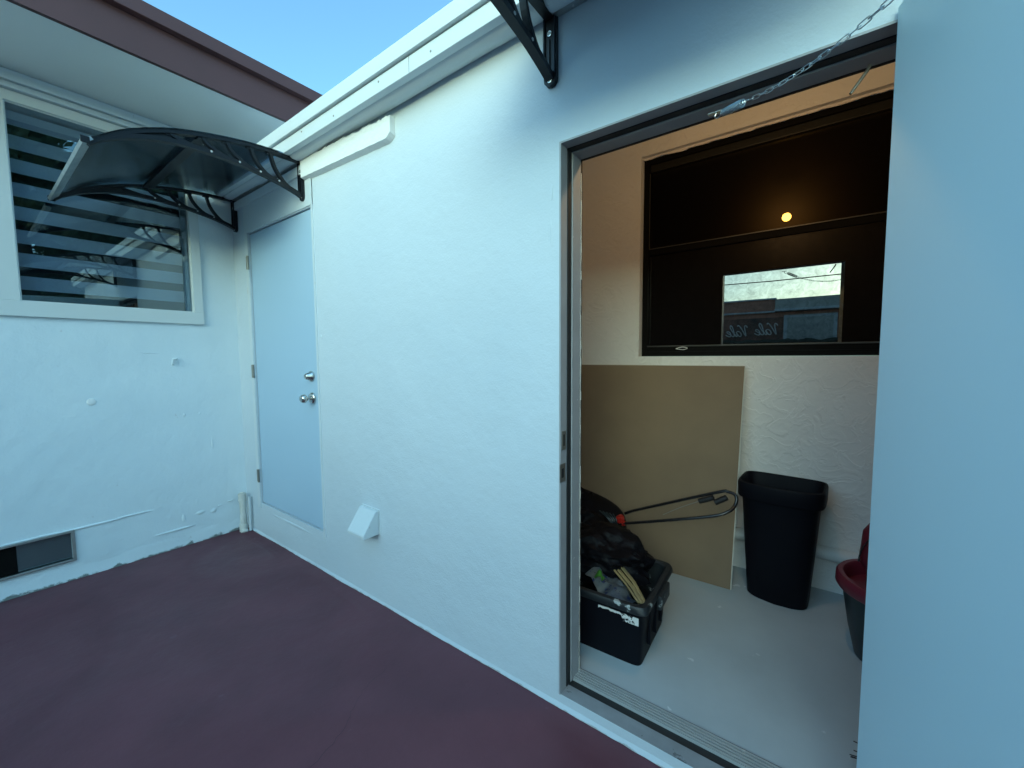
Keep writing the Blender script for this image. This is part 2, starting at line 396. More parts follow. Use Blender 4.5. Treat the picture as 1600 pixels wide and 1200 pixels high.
bm = BM(); bx(bm, (.702, -5.03, 3.052), (.765, .345, 3.125), .003); bx(bm, (-.3, .27, 3.053), (.70, .345, 3.124)); hp('drip_edge', bm, 'maroon')
bm = BM(); bx(bm, (-6, -5, 3.06), (.70, .27, 3.14)); hp('roof', bm, 'wall_grey')
bm = BM(); bx(bm, (-6, -5, 0), (-5.8, .32, 3.06)); bx(bm, (-5.8, .12, -.02), (-.2, .32, 3.06)); bx(bm, (-5.8, -5, -.02), (-.2, -4.8, 3.06)); hp('rear_wall', bm, 'stucco_old')
# window
win = hp('window', (lambda b: (bx(b, (-.19, -1.2, 1.5), (-.17, -.15, 2.8)), b)[1])(BM()), 'room_dark')
bm = BM()
y0, y1, z0, z1 = -1.054, -.271, 1.651, 2.716
bx(bm, (-.05, y0-.10, z1), (.020, y1+.055, z1+.055), .003)      # head
bx(bm, (-.05, y0-.10, z0-.085), (.022, y1+.055, z0), .003)      # sill
bx(bm, (-.05, y1, z0+.0), (.020, y1+.055, z1), .003)
bx(bm, (-.05, y0-.10, z0), (.020, y0, z1), .003)
bx(bm, (-.05, y0+.0, z0+.0), (.004, y0+.005, z1)); bx(bm, (-.05, y1-.005, z0), (.004, y1, z1)); bx(bm, (-.05, y0+.005, z0), (.004, y1-.005, z0+.005)); bx(bm, (-.05, y0+.005, z1-.005), (.004, y1-.005, z1))
obj('frame', bm, 'vinyl', win)
bm = BM(); bx(bm, (-.03, y1-.040, z0+.006), (-.012, y1-.012, z1-.006)); obj('sash_edge', bm, 'alum', win)
bm = BM(); bx(bm, (-.006, y0+.005, z0+.005), (-.0055, y1-.005, z1-.005)); obj('pane', bm, 'glass_win', win)
bm = BM()
k = 0; zz = z0+.02
while zz < z1+.02:
    bx(bm, (-.075, y0-.02, zz+.052), (-.0745, y1+.0, min(zz+.128, z1+.06))); zz += .1285
obj('blind', bm, 'blind', win)
# header mouldings
bm = BM()
for za, zb, d in ((2.774, 2.796, .045), (2.796, 2.812, .028), (2.812, 2.832, .05), (2.832, 2.852, .022), (2.852, 2.884, .012)):
    bx(bm, (-.002, -5, za+.0005), (d, -.16, zb), .003)
hp('moulding', bm, 'trim')
# low vent in the house wall
bm = BM()
va, vb, vc, vd = -1.32, -.94, .132, .293
for a, b in (((-.03, va-.012, vc-.014), (.014, vb+.014, vc)), ((-.03, va-.012, vd), (.014, vb+.014, vd+.014)), ((-.03, vb, vc), (.014, vb+.014, vd)), ((-.03, va-.012, vc), (.014, va, vd))): bx(bm, a, b, .002)
v = hp('vent_window', bm, 'alum')
bm = BM(); bx(bm, (-.02, va, vc), (-.014, vb, vd)); obj('pane', bm, 'glass_vent', v)
bm = BM(); bx(bm, (-.0135, va, vc+.001), (-.011, vb-.21, vd-.001), .001); obj('dark_half', bm, 'darkframe', v)  # black panel in front of the left part of the vent pane
# round cover and hook
bm = BM(); lathe(bm, [(.0, .007), (.012, .007), (.019, .005), (.021, 0)][::-1], (0, 0, 0), 'x', 28)
tag(obj('cover_plate', bm, 'white_plastic', smooth=True, loc=(0, -.811, 1.066)), 'small round white cover plate on the house wall below the striped window', 'cover plate')
bm = BM(); tube(bm, catmull([(-.002, .012, .02), (.02, .012, .018), (.024, .002, .02), (.02, -.01, .015), (.016, -.012, -.01), (.006, -.010, -.022)], 4), .006, 8)
lump(bm, (.003, .006, .002), (.007, .012, .02), 3)
tag(obj('wall_hook', bm, 'stucco_old', smooth=True, loc=(0, -.398, 1.305)), 'painted-over stub of a wall hook on the house wall near the corner', 'hook')

# ------------------------------------------------------------------ storage building (plane y = 0)
shed = thing('storage_building', 'white stuccoed lean-to along the patio with one shut door and one open doorway', 'building', (2, 0, 0))
def sp(name, bm, m_, **k): return obj(name, bm, m_, shed, loc=(-2, 0, 0), **k)
DX0, DX1, DZ0, DZ1 = .272, 1.145, .249, 2.208
OX0, OX1, OZ0, OZ1 = 2.811, 3.70, .052, 2.063
FL = .06; WT = .13; D = 1.42
bm = BM(); wall(bm, 'y', 0, WT, (0, 6.0), (-.02, 2.50), [(DX0, DX1, DZ0, DZ1), (OX0, OX1, OZ0, OZ1)]); sp('front_wall', bm, 'stucco')
bm = BM(); wall(bm, 'y', D, D+.16, (0, 6.0), (-.02, 2.98), [(2.60, 4.05, 1.318, 2.60)]); sp('back_wall', bm, 'interior')
for a_, b_ in ((0, .12), (5.88, 6.0), (1.6, 1.7)):
    bm = BM(); bx(bm, (a_, WT, FL+.001 if a_ == 1.6 else -.02), (b_, D, 2.60)); sp('side_wall', bm, 'interior')
bm = BM(); bx(bm, (.12, WT, -.01), (5.88, D, FL)); sp('interior_floor', bm, 'intfloor')
bm = BM(); bmesh.ops.create_cube(bm, size=1)
for v_ in bm.verts:
    x = 0.0 if v_.co.x < 0 else 6.05; y = -.115 if v_.co.y < 0 else D+.3
    z = 2.62+(.0 if y < 0 else .28) - (0 if v_.co.z > 0 else .035); v_.co = (x, y, z+(0 if y < 0 else .14))
sp('roof', bm, 'trim')
bm = BM(); bx(bm, (.12, WT, 2.5005), (5.88, WT+.02, 2.60)); sp('wall_plate', bm, 'lining')
bm = BM(); wall(bm, 'y', WT+.0005, WT+.012, (1.7, 5.88), (FL, 2.50), [(OX0+.016, OX1-.016, FL, OZ1-.016)]); sp('wall_lining', bm, 'lining')
bm = BM(); bmesh.ops.create_cube(bm, size=1)
for v_ in bm.verts:
    x = 1.7 if v_.co.x < 0 else 5.88; y = WT+.02 if v_.co.y < 0 else D-.001
    v_.co = (x, y, (2.60 if y < .5 else 2.98)+(.02 if v_.co.z > 0 else 0))
sp('ceiling', bm, 'lining')
# eaves: two stepped boards, soffit, cove
bm = BM(); bx(bm, (0.001, -.122, 2.476), (6.05, -.09, 2.542), .003); fb = sp('fascia', bm, 'trim')
bm = BM(); bx(bm, (0.001, -.138, 2.546), (6.05, -.10, 2.612), .003); sp('drip_edge', bm, 'trim')
bm = BM()
prof = [(-.088, 2.480), (-.07, 2.468), (-.045, 2.466), (-.02, 2.472), (.004, 2.49)]
rows = []
for i in range(241):
    x = 6.0*i/240; s = .006*noise.noise(Vector((x*2.3, 0, 0)))+.003*noise.noise(Vector((x*9, 3, 0)))
    rows.append([bm.verts.new((x, y, z+s*(1 if 0 < k < 4 else .2)*(1.5 if k == 3 else 1))) for k, (y, z) in enumerate(prof)])
for A, B in zip(rows, rows[1:]):
    for k in range(4): bm.faces.new((A[k], A[k+1], B[k+1], B[k]))
sp('soffit', bm, 'trim', smooth=True)
for x_, z_ in ((.62, 2.52), (.95, 2.50), (1.31, 2.525), (1.62, 2.50), (1.98, 2.52), (2.31, 2.505), (2.66, 2.52)):
    bm = BM(); lathe(bm, [(.0045, -.1215), (.0045, -.1232), (.0005, -.1238)], (x_, 0, z_), 'y', 10); obj('nail_head', bm, 'hinge', fb)
for x_ in (.38, 2.18):
    bm = BM(); bx(bm, (x_, -.1224, 2.478), (x_+.0018, -.1216, 2.540)); obj('board_joint', bm, 'groove', fb)
# raised plaster band under the eaves, broken along its top
bm = BM(); front = []
N = 110
for i in range(N+1):
    t = i/N; x = 1.10+.83*t; zb = 2.372-.026*t+.001*random.uniform(-1, 1)
    zt = 2.474-.034*t+.010*noise.noise(Vector((x*14, 0, 0)))+.009*noise.noise(Vector((x*55, 2, 0)))
    if t > .96: zb += .022*((t-.96)/.04)
    front.append(((x, zb), (x, zt)))
def strip(y0_, y1_):
    f = [(bm.verts.new((a[0], y1_, a[1])), bm.verts.new((b[0], y1_, b[1])), bm.verts.new((b[0], y0_, b[1]+.003)), bm.verts.new((a[0], y0_, a[1]-.012))) for a, b in front]
    for A, B in zip(f, f[1:]):
        for k in range(4): bm.faces.new((A[k], B[k], B[(k+1) % 4], A[(k+1) % 4]))
    bm.faces.new(f[0]); bm.faces.new(f[-1][::-1])
strip(.004, -.030)
sp('plaster_band', bm, 'patchy')
for c_, s_, k_ in (((2.775, 0, 1.76), (.006, .003, .05), 21), ((2.78, 0, 1.9), (.004, .003, .03), 22), ((.70, 0, .2), (.28, .004, .012), 23), ((1.17, 0, .26), (.008, .004, .05), 24), ((1.2, 0, 1.45), (.008, .003, .012), 25)):
    bm = BM(); lump(bm, c_, s_, k_); sp('plaster_lump', bm, 'stucco', smooth=True)
# casing around the shut door
bm = BM()
bx(bm, (DX1+.004, -.006, .21), (DX1+.022, .03, 2.36), .002); bx(bm, (DX0-.05, -.008, DZ1+.006), (DX1+.022, .03, 2.40), .003)
bx(bm, (.10, -.02, 2.40), (DX1+.0, .03, 2.455), .003); bx(bm, (DX0-.05, -.007, .21), (DX0-.004, .03, DZ1+.005), .002)
sp('door_casing', bm, 'trim')
bm = BM(); bx(bm, (DX0-.004, .06, DZ0-.004), (DX1+.004, .10, DZ1+.004)); sp('door_backing', bm, 'rubber')
bm = BM(); bx(bm, (DX0+.007, .009, DZ0+.008), (DX1-.007, .045, DZ1-.007), .0025)
door = sp('door', bm, 'doorblue')
for z in (2.005, 1.23, .456):
    bm = BM(); tube(bm, [(DX0-.006, -.010, z-.048), (DX0-.006, -.010, z+.048)], .0075, 12)
    bx(bm, (DX0-.03, -.012, z-.045), (DX0-.006, -.0075, z+.045)); obj('hinge', bm, 'hinge', door)
bm = BM(); lathe(bm, [(.001, -.034), (.014, -.034), (.019, -.028), (.024, -.010), (.032, -.002), (.033, .006)], (1.062, 0, 1.212), 'y', 30)
bx(bm, (1.060, -.036, 1.203), (1.064, -.0335, 1.221)); obj('deadbolt', bm, 'steel', door, smooth=True)
bm = BM(); lathe(bm, [(.001, -.068), (.016, -.068), (.021, -.064), (.0265, -.052), (.027, -.044), (.020, -.036), (.012, -.030), (.012, -.010), (.030, -.006), (.035, .000), (.035, .006)], (1.066, 0, 1.078), 'y', 36)
bx(bm, (1.0645, -.0695, 1.070), (1.0675, -.0675, 1.086)); obj('door_knob', bm, 'steel', door, smooth=True)

# doorway frame: face, rabbet, seal, stop
bm = BM()
def portal(bm, x0, x1, zt, y0_, y1_, wd, z0_=FL):
    bx(bm, (x0, y0_, z0_), (x0+wd, y1_, zt)); bx(bm, (x1-wd, y0_, z0_), (x1, y1_, zt)); bx(bm, (x0+wd, y0_, zt-wd), (x1-wd, y1_, zt))
portal(bm, OX0+.0005, OX1-.0005, OZ1-.0005, -.003, .042, .006, OZ0)
portal(bm, OX0+.001, OX1-.001, OZ1-.001, .0695, WT-.0005, .014)
frame = sp('door_frame', bm, 'frame')
bm = BM(); portal(bm, OX0+.001, OX1-.001, OZ1-.001, .0425, .069, .009, OZ0); obj('seal', bm, 'rubber', frame)
bm = BM()      # old paint crust on the inner stop
for i in range(60):
    z = FL+i*(2.0-FL)/60; bx(bm, (OX0+.008, WT+.0005, z), (OX0+.0155+random.uniform(.0005, .003), WT+.0038, z+(2.0-FL)/60))
obj('paint_crust', bm, 'boardedge', frame)
bm = BM(); bx(bm, (2.8176, .006, .985), (2.8195, .034, 1.055), .0006); stp = obj('strike_plate', bm, 'hinge', frame)
bm = BM(); bx(bm, (2.8190, .014, 1.0), (2.8200, .024, 1.042)); obj('slot', bm, 'rubber', stp)
bm = BM(); bx(bm, (2.8176, -.008, .868), (2.8195, .030, .935), .0006); stp = obj('strike_plate', bm, 'hinge', frame)
bm = BM(); bx(bm, (2.8190, .002, .884), (2.8200, .018, .918)); obj('slot', bm, 'rubber', stp)
# threshold: outer sill, dark channel, ribbed aluminium
bm = BM(); bx(bm, (OX0+.001, .001, OZ0-.03), (OX1-.001, .055, OZ0+.003)); thr = sp('threshold', bm, 'sill')
bm = BM(); bx(bm, (OX0+.010, .0555, .03), (OX1-.010, .0830, .0545)); obj('channel', bm, 'rubber', thr)
bm = BM()
bx(bm, (OX0+.0155, .0845, .04), (OX1-.0155, .150, .0625)); 
bm3 = BM(); bx(bm3, (OX0+.0155, .0835, .0555), (OX1-.0155, .0862, .0665)); obj('nosing', bm3, 'alum_rib', thr)
bm2 = BM()
for i in range(5):
    y = .090+i*.0118; bx(bm2, (OX0+.0155, y, .0626), (OX1-.0155, y+.0062, .0668))
rp = obj('ribbed_plate', bm, 'groove', thr); obj('ribs', bm2, 'alum_rib', thr)
# ragged white paint line where the wall meets the patio
bm = BM(); rows = []
for i in range(400):
    x = .02+5.9*i/399; d = .004+.007*max(0, noise.noise(Vector((x*2.6, 0, 0)))+.35)+.002*noise.noise(Vector((x*24, 5, 0)))
    rows.append([bm.verts.new(q) for q in ((x, .002, .022), (x, -d*.45, .012), (x, -d, .0012))])
for A, B in zip(rows, rows[1:]):
    for k in range(2): bm.faces.new((A[k], A[k+1], B[k+1], B[k]))
sp('paint_edge', bm, 'stucco', smooth=True)

# open door leaf, swung out past square
A = R(19.5)
leaf = sp('open_door', (lambda b: (bx(b, (.0, -.86, .095), (.045, -.002, 2.082), .0025), b)[1])(BM()), 'doorleaf')
leaf.location = (3.662-2, -.010, 0); leaf.rotation_euler = (0, 0, A)
for z in (1.85, 1.1, .3):
    bm = BM(); tube(bm, [(.052, .004, z-.05), (.052, .004, z+.05)], .008, 10); obj('hinge', bm, 'hinge', leaf)
bm = BM(); lathe(bm, [(.001, -.06), (.02, -.058), (.027, -.045), (.012, -.03), (.012, -.008), (.033, 0)], (0, 0, 0), 'x', 28); obj('door_knob', bm, 'steel', leaf, smooth=True, loc=(-.001, -.80, .99))

# back window, black frame and glass
bm = BM()
wx0, wx1, wz0, wz1 = 2.602, 4.048, 1.319, 2.598
yb = D+.055
bx(bm, (wx0, yb, wz0), (wx0+.035, yb+.06, wz1)); bx(bm, (wx1-.035, yb, wz0), (wx1, yb+.06, wz1))
bx(bm, (wx0+.035, yb, wz0), (wx1-.035, yb+.06, wz0+.03)); bx(bm, (wx0+.035, yb, wz1-.035), (wx1-.035, yb+.06, wz1))
bw = sp('window', bm, 'darkframe')
bm = BM()
bx(bm, (wx0+.036, yb+.006, wz1-.085), (wx1-.036, yb+.04, wz1-.0355), .008); obj('top_rail', bm, 'olive', bw)
bm = BM()
bx(bm, (wx0+.036, yb+.004, 2.022), (wx1-.036, yb+.010, 2.027)); bx(bm, (wx0+.0365, yb+.004, 2.022), (wx0+.0395, yb+.010, wz1-.09))
bx(bm, (wx0+.036, yb-.004, wz0+.062), (wx1-.036, yb+.012, wz0+.070), .002); obj('rail_edge', bm, mat('rail_grey', (.06, .06, .058), .4), bw)
bm = BM(); bx(bm, (wx0+.036, yb-.002, wz0+.0305), (wx1-.036, yb+.02, wz0+.0615)); bx(bm, (wx0+.036, yb+.0105, 1.985), (wx1-.036, yb+.02, 2.0215)); obj('sash_rail', bm, 'darkframe', bw)
bm = BM(); tube(bm, catmull([(-.035, 0, 0), (-.012, 0, .008), (.012, 0, .010), (.035, 0, .003), (.010, 0, -.006), (-.035, 0, 0)], 5), .0022, 6); obj('latch', bm, 'white_plastic', bw, loc=(2.86, yb-.006, wz0+.048))
cxm = (wx0+wx1)/2; hw = (wx1-wx0)/2-.04
bm = BM(); bx(bm, (-hw, 0, 0), (hw, .003, 1.985-wz0-.035)); obj('pane', bm, 'glass_low', bw, loc=(cxm, yb+.024, wz0+.033), rot=(0, 0, R(-.55)))
bm = BM(); bx(bm, (-hw, 0, 0), (hw, .003, wz1-.05-2.0215)); obj('pane', bm, 'glass_up', bw, loc=(cxm, yb+.024, 2.0218), rot=(0, 0, R(-.3)))
bm = BM(); bx(bm, (wx0, yb+.07, wz0), (wx1, yb+.075, wz1)); obj('backing', bm, 'room_dark', bw)
# ragged plaster lip at the window recess
bm = BM(); rows = []
for i in range(90):
    x = wx0+i*(wx1-wx0)/89; rows.append((x, .012+.010*noise.noise(Vector((x*9, 0, 4)))+.006*noise.noise(Vector((x*31, 0, 4)))))
f = [(bm.verts.new((x, D+.030, wz1+.0015)), bm.verts.new((x, D+.030, wz1-d)), bm.verts.new((x, yb-.001, wz1-d*.4)), bm.verts.new((x, yb-.001, wz1+.0015))) for x, d in rows]
for A_, B_ in zip(f, f[1:]):
    for k in range(4): bm.faces.new((A_[k], B_[k], B_[(k+1) % 4], A_[(k+1) % 4]))
obj('plaster_lip', bm, 'interior', bw)

# ------------------------------------------------------------------ awnings
TOP = [(-.904, 2.232), (-.86, 2.270), (-.80, 2.314), (-.72, 2.356), (-.615, 2.398), (-.478, 2.434), (-.332, 2.460), (-.212, 2.472), (-.109, 2.477), (-.012, 2.479)]
LOW = [(-.904, 2.232), (-.80, 2.290), (-.70, 2.325), (-.619, 2.343), (-.543, 2.349), (-.45, 2.350), (-.346, 2.345), (-.244, 2.331), (-.151, 2.314), (-.06, 2.288), (-.018, 2.272)]
tp = catmull([Vector((a, b)).to_3d() for a, b in TOP], 5); lp = catmull([Vector((a, b)).to_3d() for a, b in LOW], 5)
def on(c, y):
    for a, b in zip(c, c[1:]):
        if a.x <= y <= b.x: return a.y+(b.y-a.y)*(y-a.x)/(b.x-a.x)
    return c[-1].y if y > c[-1].x else c[0].y
def make_awning(name, label):
    t = thing(name, label, 'awning', (0, 0, 0), 0, 'door awnings on black scroll brackets')
    for x in (0, .99):
        bm = BM()
        ribbon(bm, [(p.x, p.y-.008) for p in tp], .015, x-.016, x+.016)
        ribbon(bm, [(p.x, p.y+.004) for p in lp], .020, x-.015, x+.015)
        # solid nose
        nose = [y for y in [-.90+.02*k for k in range(15)]]
        ribbon(bm, [(y, (on(tp, y)+on(lp, y))/2) for y in nose], [max(.01, on(tp, y)-on(lp, y)) for y in nose], x-.005, x+.005)
        for a, b in ((-.63, -.47), (-.50, -.345), (-.395, -.245), (-.285, -.150), (-.185, -.045)):
            za, zb = on(tp, a)-.01, on(lp, b)+.004
            c = catmull([Vector((a, za, 0)), Vector((a+.025, za-(za-zb)*.45, 0)), Vector((a+(b-a)*.55, zb+(za-zb)*.18, 0)), Vector((b, zb, 0))], 5)
            ribbon(bm, [(p.x, p.y) for p in c], .014, x-.012, x+.012)
            # small gusset where the scroll leaves the chord
            ribbon(bm, [(a-.018, za-.006), (a+.018, za-.006)], .020, x-.009, x+.009)
        br = obj('bracket', bm, 'black', t)
        bm = BM()
        prof = [(-.024, 2.275), (-.022, 2.263), (-.014, 2.254), (0, 2.250), (.014, 2.254), (.022, 2.263), (.024, 2.275), (.024, 2.476), (-.024, 2.476)]
        fa = [bm.verts.new((x+a, -.018, b)) for a, b in prof]; fb_ = [bm.verts.new((x+a*1.0, -.001, b)) for a, b in prof]
        bm.faces.new(fa); bm.faces.new(fb_[::-1])
        for k in range(len(prof)): bm.faces.new((fa[k], fb_[k], fb_[(k+1) % len(prof)], fa[(k+1) % len(prof)]))
        bx(bm, (x-.022, -.026, 2.285), (x-.017, -.018, 2.475)); bx(bm, (x+.017, -.026, 2.285), (x+.022, -.018, 2.475)); bx(bm, (x-.0015, -.024, 2.30), (x+.0015, -.018, 2.40))
        obj('mounting_plate', bm, 'black', br)
        for z in (2.268, 2.418):
            bm = BM(); tube(bm, [(.0075*math.cos(a), 0, .0075*math.sin(a)) for a in [2*math.pi*k/16 for k in range(16)]], .0022, 6, closed=True)
            lathe(bm, [(.0001, -.002), (.005, -.002), (.006, .003)], (0, 0, 0), 'y', 12)
            obj('screw', bm, 'steel', br, loc=(x, -.0195 if z > 2.3 else -.019, z))
        for b in (-.47, -.345, -.245, -.150):
            bm = BM(); tube(bm, [(x-.0165, b+.004, on(lp, b)+.006), (x+.0165, b+.004, on(lp, b)+.006)], .0052, 12); obj('rivet', bm, M['rv'], br)
    bm = BM(); ribbon(bm, [(p.x, p.y+.003) for p in tp], .005, -.02, 1.01); obj('canopy', bm, 'canopy', t, smooth=True)
    bm = BM(); ribbon(bm, [(-.925, 2.222), (-.908, 2.232), (-.893, 2.246)], .014, -.022, 1.012); obj('front_bar', bm, 'alum', t)
    for x in (-.030, 1.012):
        bm = BM(); bx(bm, (x+.004*(x<0), -.928, 2.217), (x+.006+.004*(x<0), -.900, 2.244), .002); obj('end_cap', bm, 'black', t)
    bm = BM(); bx(bm, (-.02, -.012, 2.4715), (1.01, -.001, 2.490)); bx(bm, (-.02, -.030, 2.4665), (1.01, -.012, 2.4705)); obj('rear_bar', bm, 'alum', t)
    bm = BM(); ribbon(bm, [(-.525, 2.407), (-.475, 2.419)], .012, .016, .974); obj('cross_bar', bm, 'black', t)
    return t
M['rv'] = mat('grey_rivet', (.45, .47, .48), .5)
def copy_tree(o, parent=None):
    c = o.copy(); col.objects.link(c)
    if parent: c.parent = parent
    for ch in [q for q in list(bpy.data.objects) if q.parent == o and q != c]: copy_tree(ch, c)
    return c
aw = make_awning('door_awning', 'smoked curved awning over the shut pale blue door in the corner'); aw.location = (.085, 0, 0)
aw2 = copy_tree(aw); aw2.location = (2.782, 0, 0); aw2['label'] = 'smoked awning above the open doorway, cut off by the top of the photo'

# ------------------------------------------------------------------ vent hood, corner pipe
bm = BM()
prof = [(0, .128), (-.018, .128), (-.095, .020), (-.095, .004), (-.088, 0), (0, 0)]
fa = [bm.verts.new((-.073, a, b)) for a, b in prof]; fb_ = [bm.verts.new((.073, a, b)) for a, b in prof]
bm.faces.new(fa); bm.faces.new(fb_[::-1])
for k in range(len(prof)): bm.faces.new((fa[k], fb_[k], fb_[(k+1) % len(prof)], fa[(k+1) % len(prof)]))
bmesh.ops.bevel(bm, geom=[e for e in bm.edges], offset=.0025, segments=2, affect='EDGES')
vh = tag(obj('vent_hood', bm, 'trim', loc=(1.645, -.004, .388)), 'white wedge-shaped vent hood low on the wall between the two doors', 'vent')
bm = BM(); bx(bm, (-.078, .0, -.004), (.078, .004, .133), .001); obj('flange', bm, 'trim', vh)
pt = thing('drain_pipe', 'short yellowed white pipe stub standing in the patio corner', 'pipe', (.062, -.052, 0))
bm = BM(); tube(bm, [(0, 0, .05), (.003, 0, .15), (.0, 0, .24)], .021, 20); obj('pipe', bm, 'oldpipe', pt, smooth=True)
bm = BM(); tube(bm, [(0, 0, .235), (0, 0, .292)], .027, 20); tube(bm, [(0, 0, .292), (0, 0, .300)], .018, 8); obj('cap', bm, 'oldpipe', pt, smooth=True)
bm = BM(); tube(bm, [(0, 0, -.01), (0, 0, .055)], .028, 20); lump(bm, (.02, -.005, .008), (.03, .025, .014), 3); obj('collar', bm, 'oldpipe', pt, smooth=True)
bm = BM(); tube(bm, [(.045, .03, .005), (.046, .032, .27)], .010, 10); obj('conduit', bm, 'trim', pt, smooth=True)

# ------------------------------------------------------------------ door chain with spring
ch = thing('door_chain', 'zinc chain with coil spring running from the doorway head to the open door', 'chain', (3.29, .075, 2.02))
def cp_(p): return Vector(p)-Vector((3.29, .075, 2.02))
P0 = Vector((3.290, .070, 2.028)); P1 = Vector((3.355, -.005, 1.997))
bm = BM(); bx(bm, (-.022, -.008, 0), (.014, .008, .002), .0006); tube(bm, catmull([(0, 0, .001), (-.004, 0, -.010), (.006, -.004, -.016), (.016, -.010, -.012), (.020, -.018, -.014)], 5), .0022, 8)
obj('anchor', bm, 'zinc', ch, loc=cp_((3.290, .070, 2.026)))
S0, S1 = Vector((3.308, .052, 2.012)), Vector((3.372, -.020, 1.984))
dS = (S1-S0); ax = dS.normalized(); u = ax.orthogonal().normalized(); v = ax.cross(u); pts = []
turns = 18
for k in range(turns*14+1):
    a = 2*math.pi*k/14; q = k/(turns*14); rr = .0095*min(1, .35+8*q, .35+8*(1-q)); pts.append(cp_(S0+dS*q+(u*math.cos(a)+v*math.sin(a))*rr))
bm = BM(); tube(bm, pts, .0015, 6)
tube(bm, [cp_(S1+ax*.006+(u*math.cos(a)+ax*math.sin(a))*.0085) for a in [2*math.pi*k/14 for k in range(14)]], .0014, 6, closed=True)
obj('spring', bm, 'zinc', ch, smooth=True)
T0 = S1+ax*.013; T1 = Vector((3.662+.42*math.sin(A), -.010-.42*math.cos(A), 2.02))+Vector((-.004, 0, 0))
def cat_(t):
    p = T0.lerp(T1, t); p.z -= .05*4*t*(1-t)*1.0; return p
L = sum((cat_((k+1)/50)-cat_(k/50)).length for k in range(50)); nl = int(L/.0205)
bm = BM()
for k in range(nl):
    t0, t1 = k/nl, (k+1)/nl; c = (cat_(t0)+cat_(t1))/2; d = (cat_(t1)-cat_(t0)).normalized()
    a_ = d.cross(Vector((0, 0, 1))).normalized(); b_ = d.cross(a_)
    tw = R(25)+k*R(84); sdir = a_*math.cos(tw)+b_*math.sin(tw); hl, hw_ = .0128, .0042; lp_ = []
    for q in range(16):
        an = 2*math.pi*q/16; cxx = math.copysign(max(0, hl-hw_), math.cos(an)) if abs(math.cos(an)) > .2 else (hl-hw_)*math.cos(an)/.2
        lp_.append(cp_(c+d*(cxx+hw_*math.cos(an))+sdir*hw_*math.sin(an)))
    tube(bm, lp_, .00115, 6, closed=True)
obj('links', bm, 'zinc', ch, smooth=True)
bm = BM(); tube(bm, [(3.628, .098, 2.036), (3.622, .095, 2.022), (3.592, .085, 1.975)], [.0042, .0042, .0036], 8)
tag(obj('hook_pin', bm, 'hinge'), 'bent steel pin hanging from the doorway head near the open door', 'pin')

# ------------------------------------------------------------------ inside the store room
bm = BM(); tube(bm, [(1.7, D-.038, .275), (5.88, D-.038, .285)], .036, 24)
tag(obj('wall_pipe', bm, 'pipe', smooth=True), 'white horizontal pipe running along the foot of the store room wall', 'pipe')
bm = BM(); n_ = 24
sh = thing('leaning_board', 'brown fibreboard sheet leaning against the store room back wall', 'board', (2.7, 1.15, FL))
b0 = BM()
yb0, yt0 = 1.125, 1.330
v8 = []
zt = 1.262; zb = FL
for x, y, z in ((2.05, yb0-.02, zb), (3.222, yb0, zb), (3.232, yt0, zt), (2.05, yt0, zt)):
    v8.append(b0.verts.new((x-2.7, y-1.15, z-FL)))
v9 = [b0.verts.new(v_.co+Vector((0, .009, .001))) for v_ in v8]
b0.faces.new(v8); b0.faces.new(v9[::-1])
for k in range(4): b0.faces.new((v8[k], v9[k], v9[(k+1) % 4], v8[(k+1) % 4]))
obj('sheet', b0, 'board', sh)
b0 = BM(); tube(b0, [(3.2245-2.7, yb0-1.15+.004, .001), (3.2345-2.7, yt0-1.15+.004, zt-FL)], .0028, 6); tube(b0, [(3.2345-2.7, yt0-1.15+.004, zt-FL+.001), (2.05-2.7, yt0-1.15+.004, zt-FL+.001)], .0028, 6); obj('edge', b0, 'boardedge', sh)

def superring(wx, wy, n=48, e=5, bow=0):
    out_ = []
    for k in range(n):
        a = 2*math.pi*k/n; c, s = math.cos(a), math.sin(a)
        x = math.copysign(abs(c)**(2/e), c)*wx; y = math.copysign(abs(s)**(2/e), s)*wy
        if bow and y < 0: y -= bow*(1-(x/wx)**2)
        out_.append((x, y))
    return out_
def loft(bm, rings, close_bottom=True, n=48):
    R_ = [[bm.verts.new((x, y, z)) for x, y, z in r] for r in rings]
    for A_, B_ in zip(R_, R_[1:]):
        for k in range(len(A_)): bm.faces.new((A_[k], A_[(k+1) % len(A_)], B_[(k+1) % len(A_)], B_[k]))
    if close_bottom: bm.faces.new(R_[0][::-1])
    return R_
# waste bin
bn = thing('waste_bin', 'tall black plastic waste bin standing against the store room wall', 'bin', (3.432, 1.23, FL), R(-4))
def ring(wx, wy, z, e=6, bow=.03, dy=0): return [(x, y+dy, z) for x, y in superring(wx, wy, 56, e, bow)]
bm = BM()
R_ = loft(bm, [ring(.128, .085, 0, 7, .035), ring(.133, .09, .006, 7, .035), ring(.150, .105, .26, 7, .035), ring(.165, .118, .50, 7, .03), ring(.168, .121, .522, 7, .03)])
rr_ = [ring(.168, .121, .524), ring(.184, .134, .528), ring(.188, .138, .538), ring(.189, .139, .598), ring(.186, .136, .608), ring(.178, .128, .610), ring(.172, .122, .600), ring(.160, .110, .52), ring(.142, .09, .20), ring(.128, .078, .02)]
obj('body', bm, 'blackbin', bn, smooth=True)
bm = BM(); R_ = loft(bm, rr_, False); bm.faces.new(R_[-1]); obj('rim', bm, 'blackbin', bn, smooth=True)

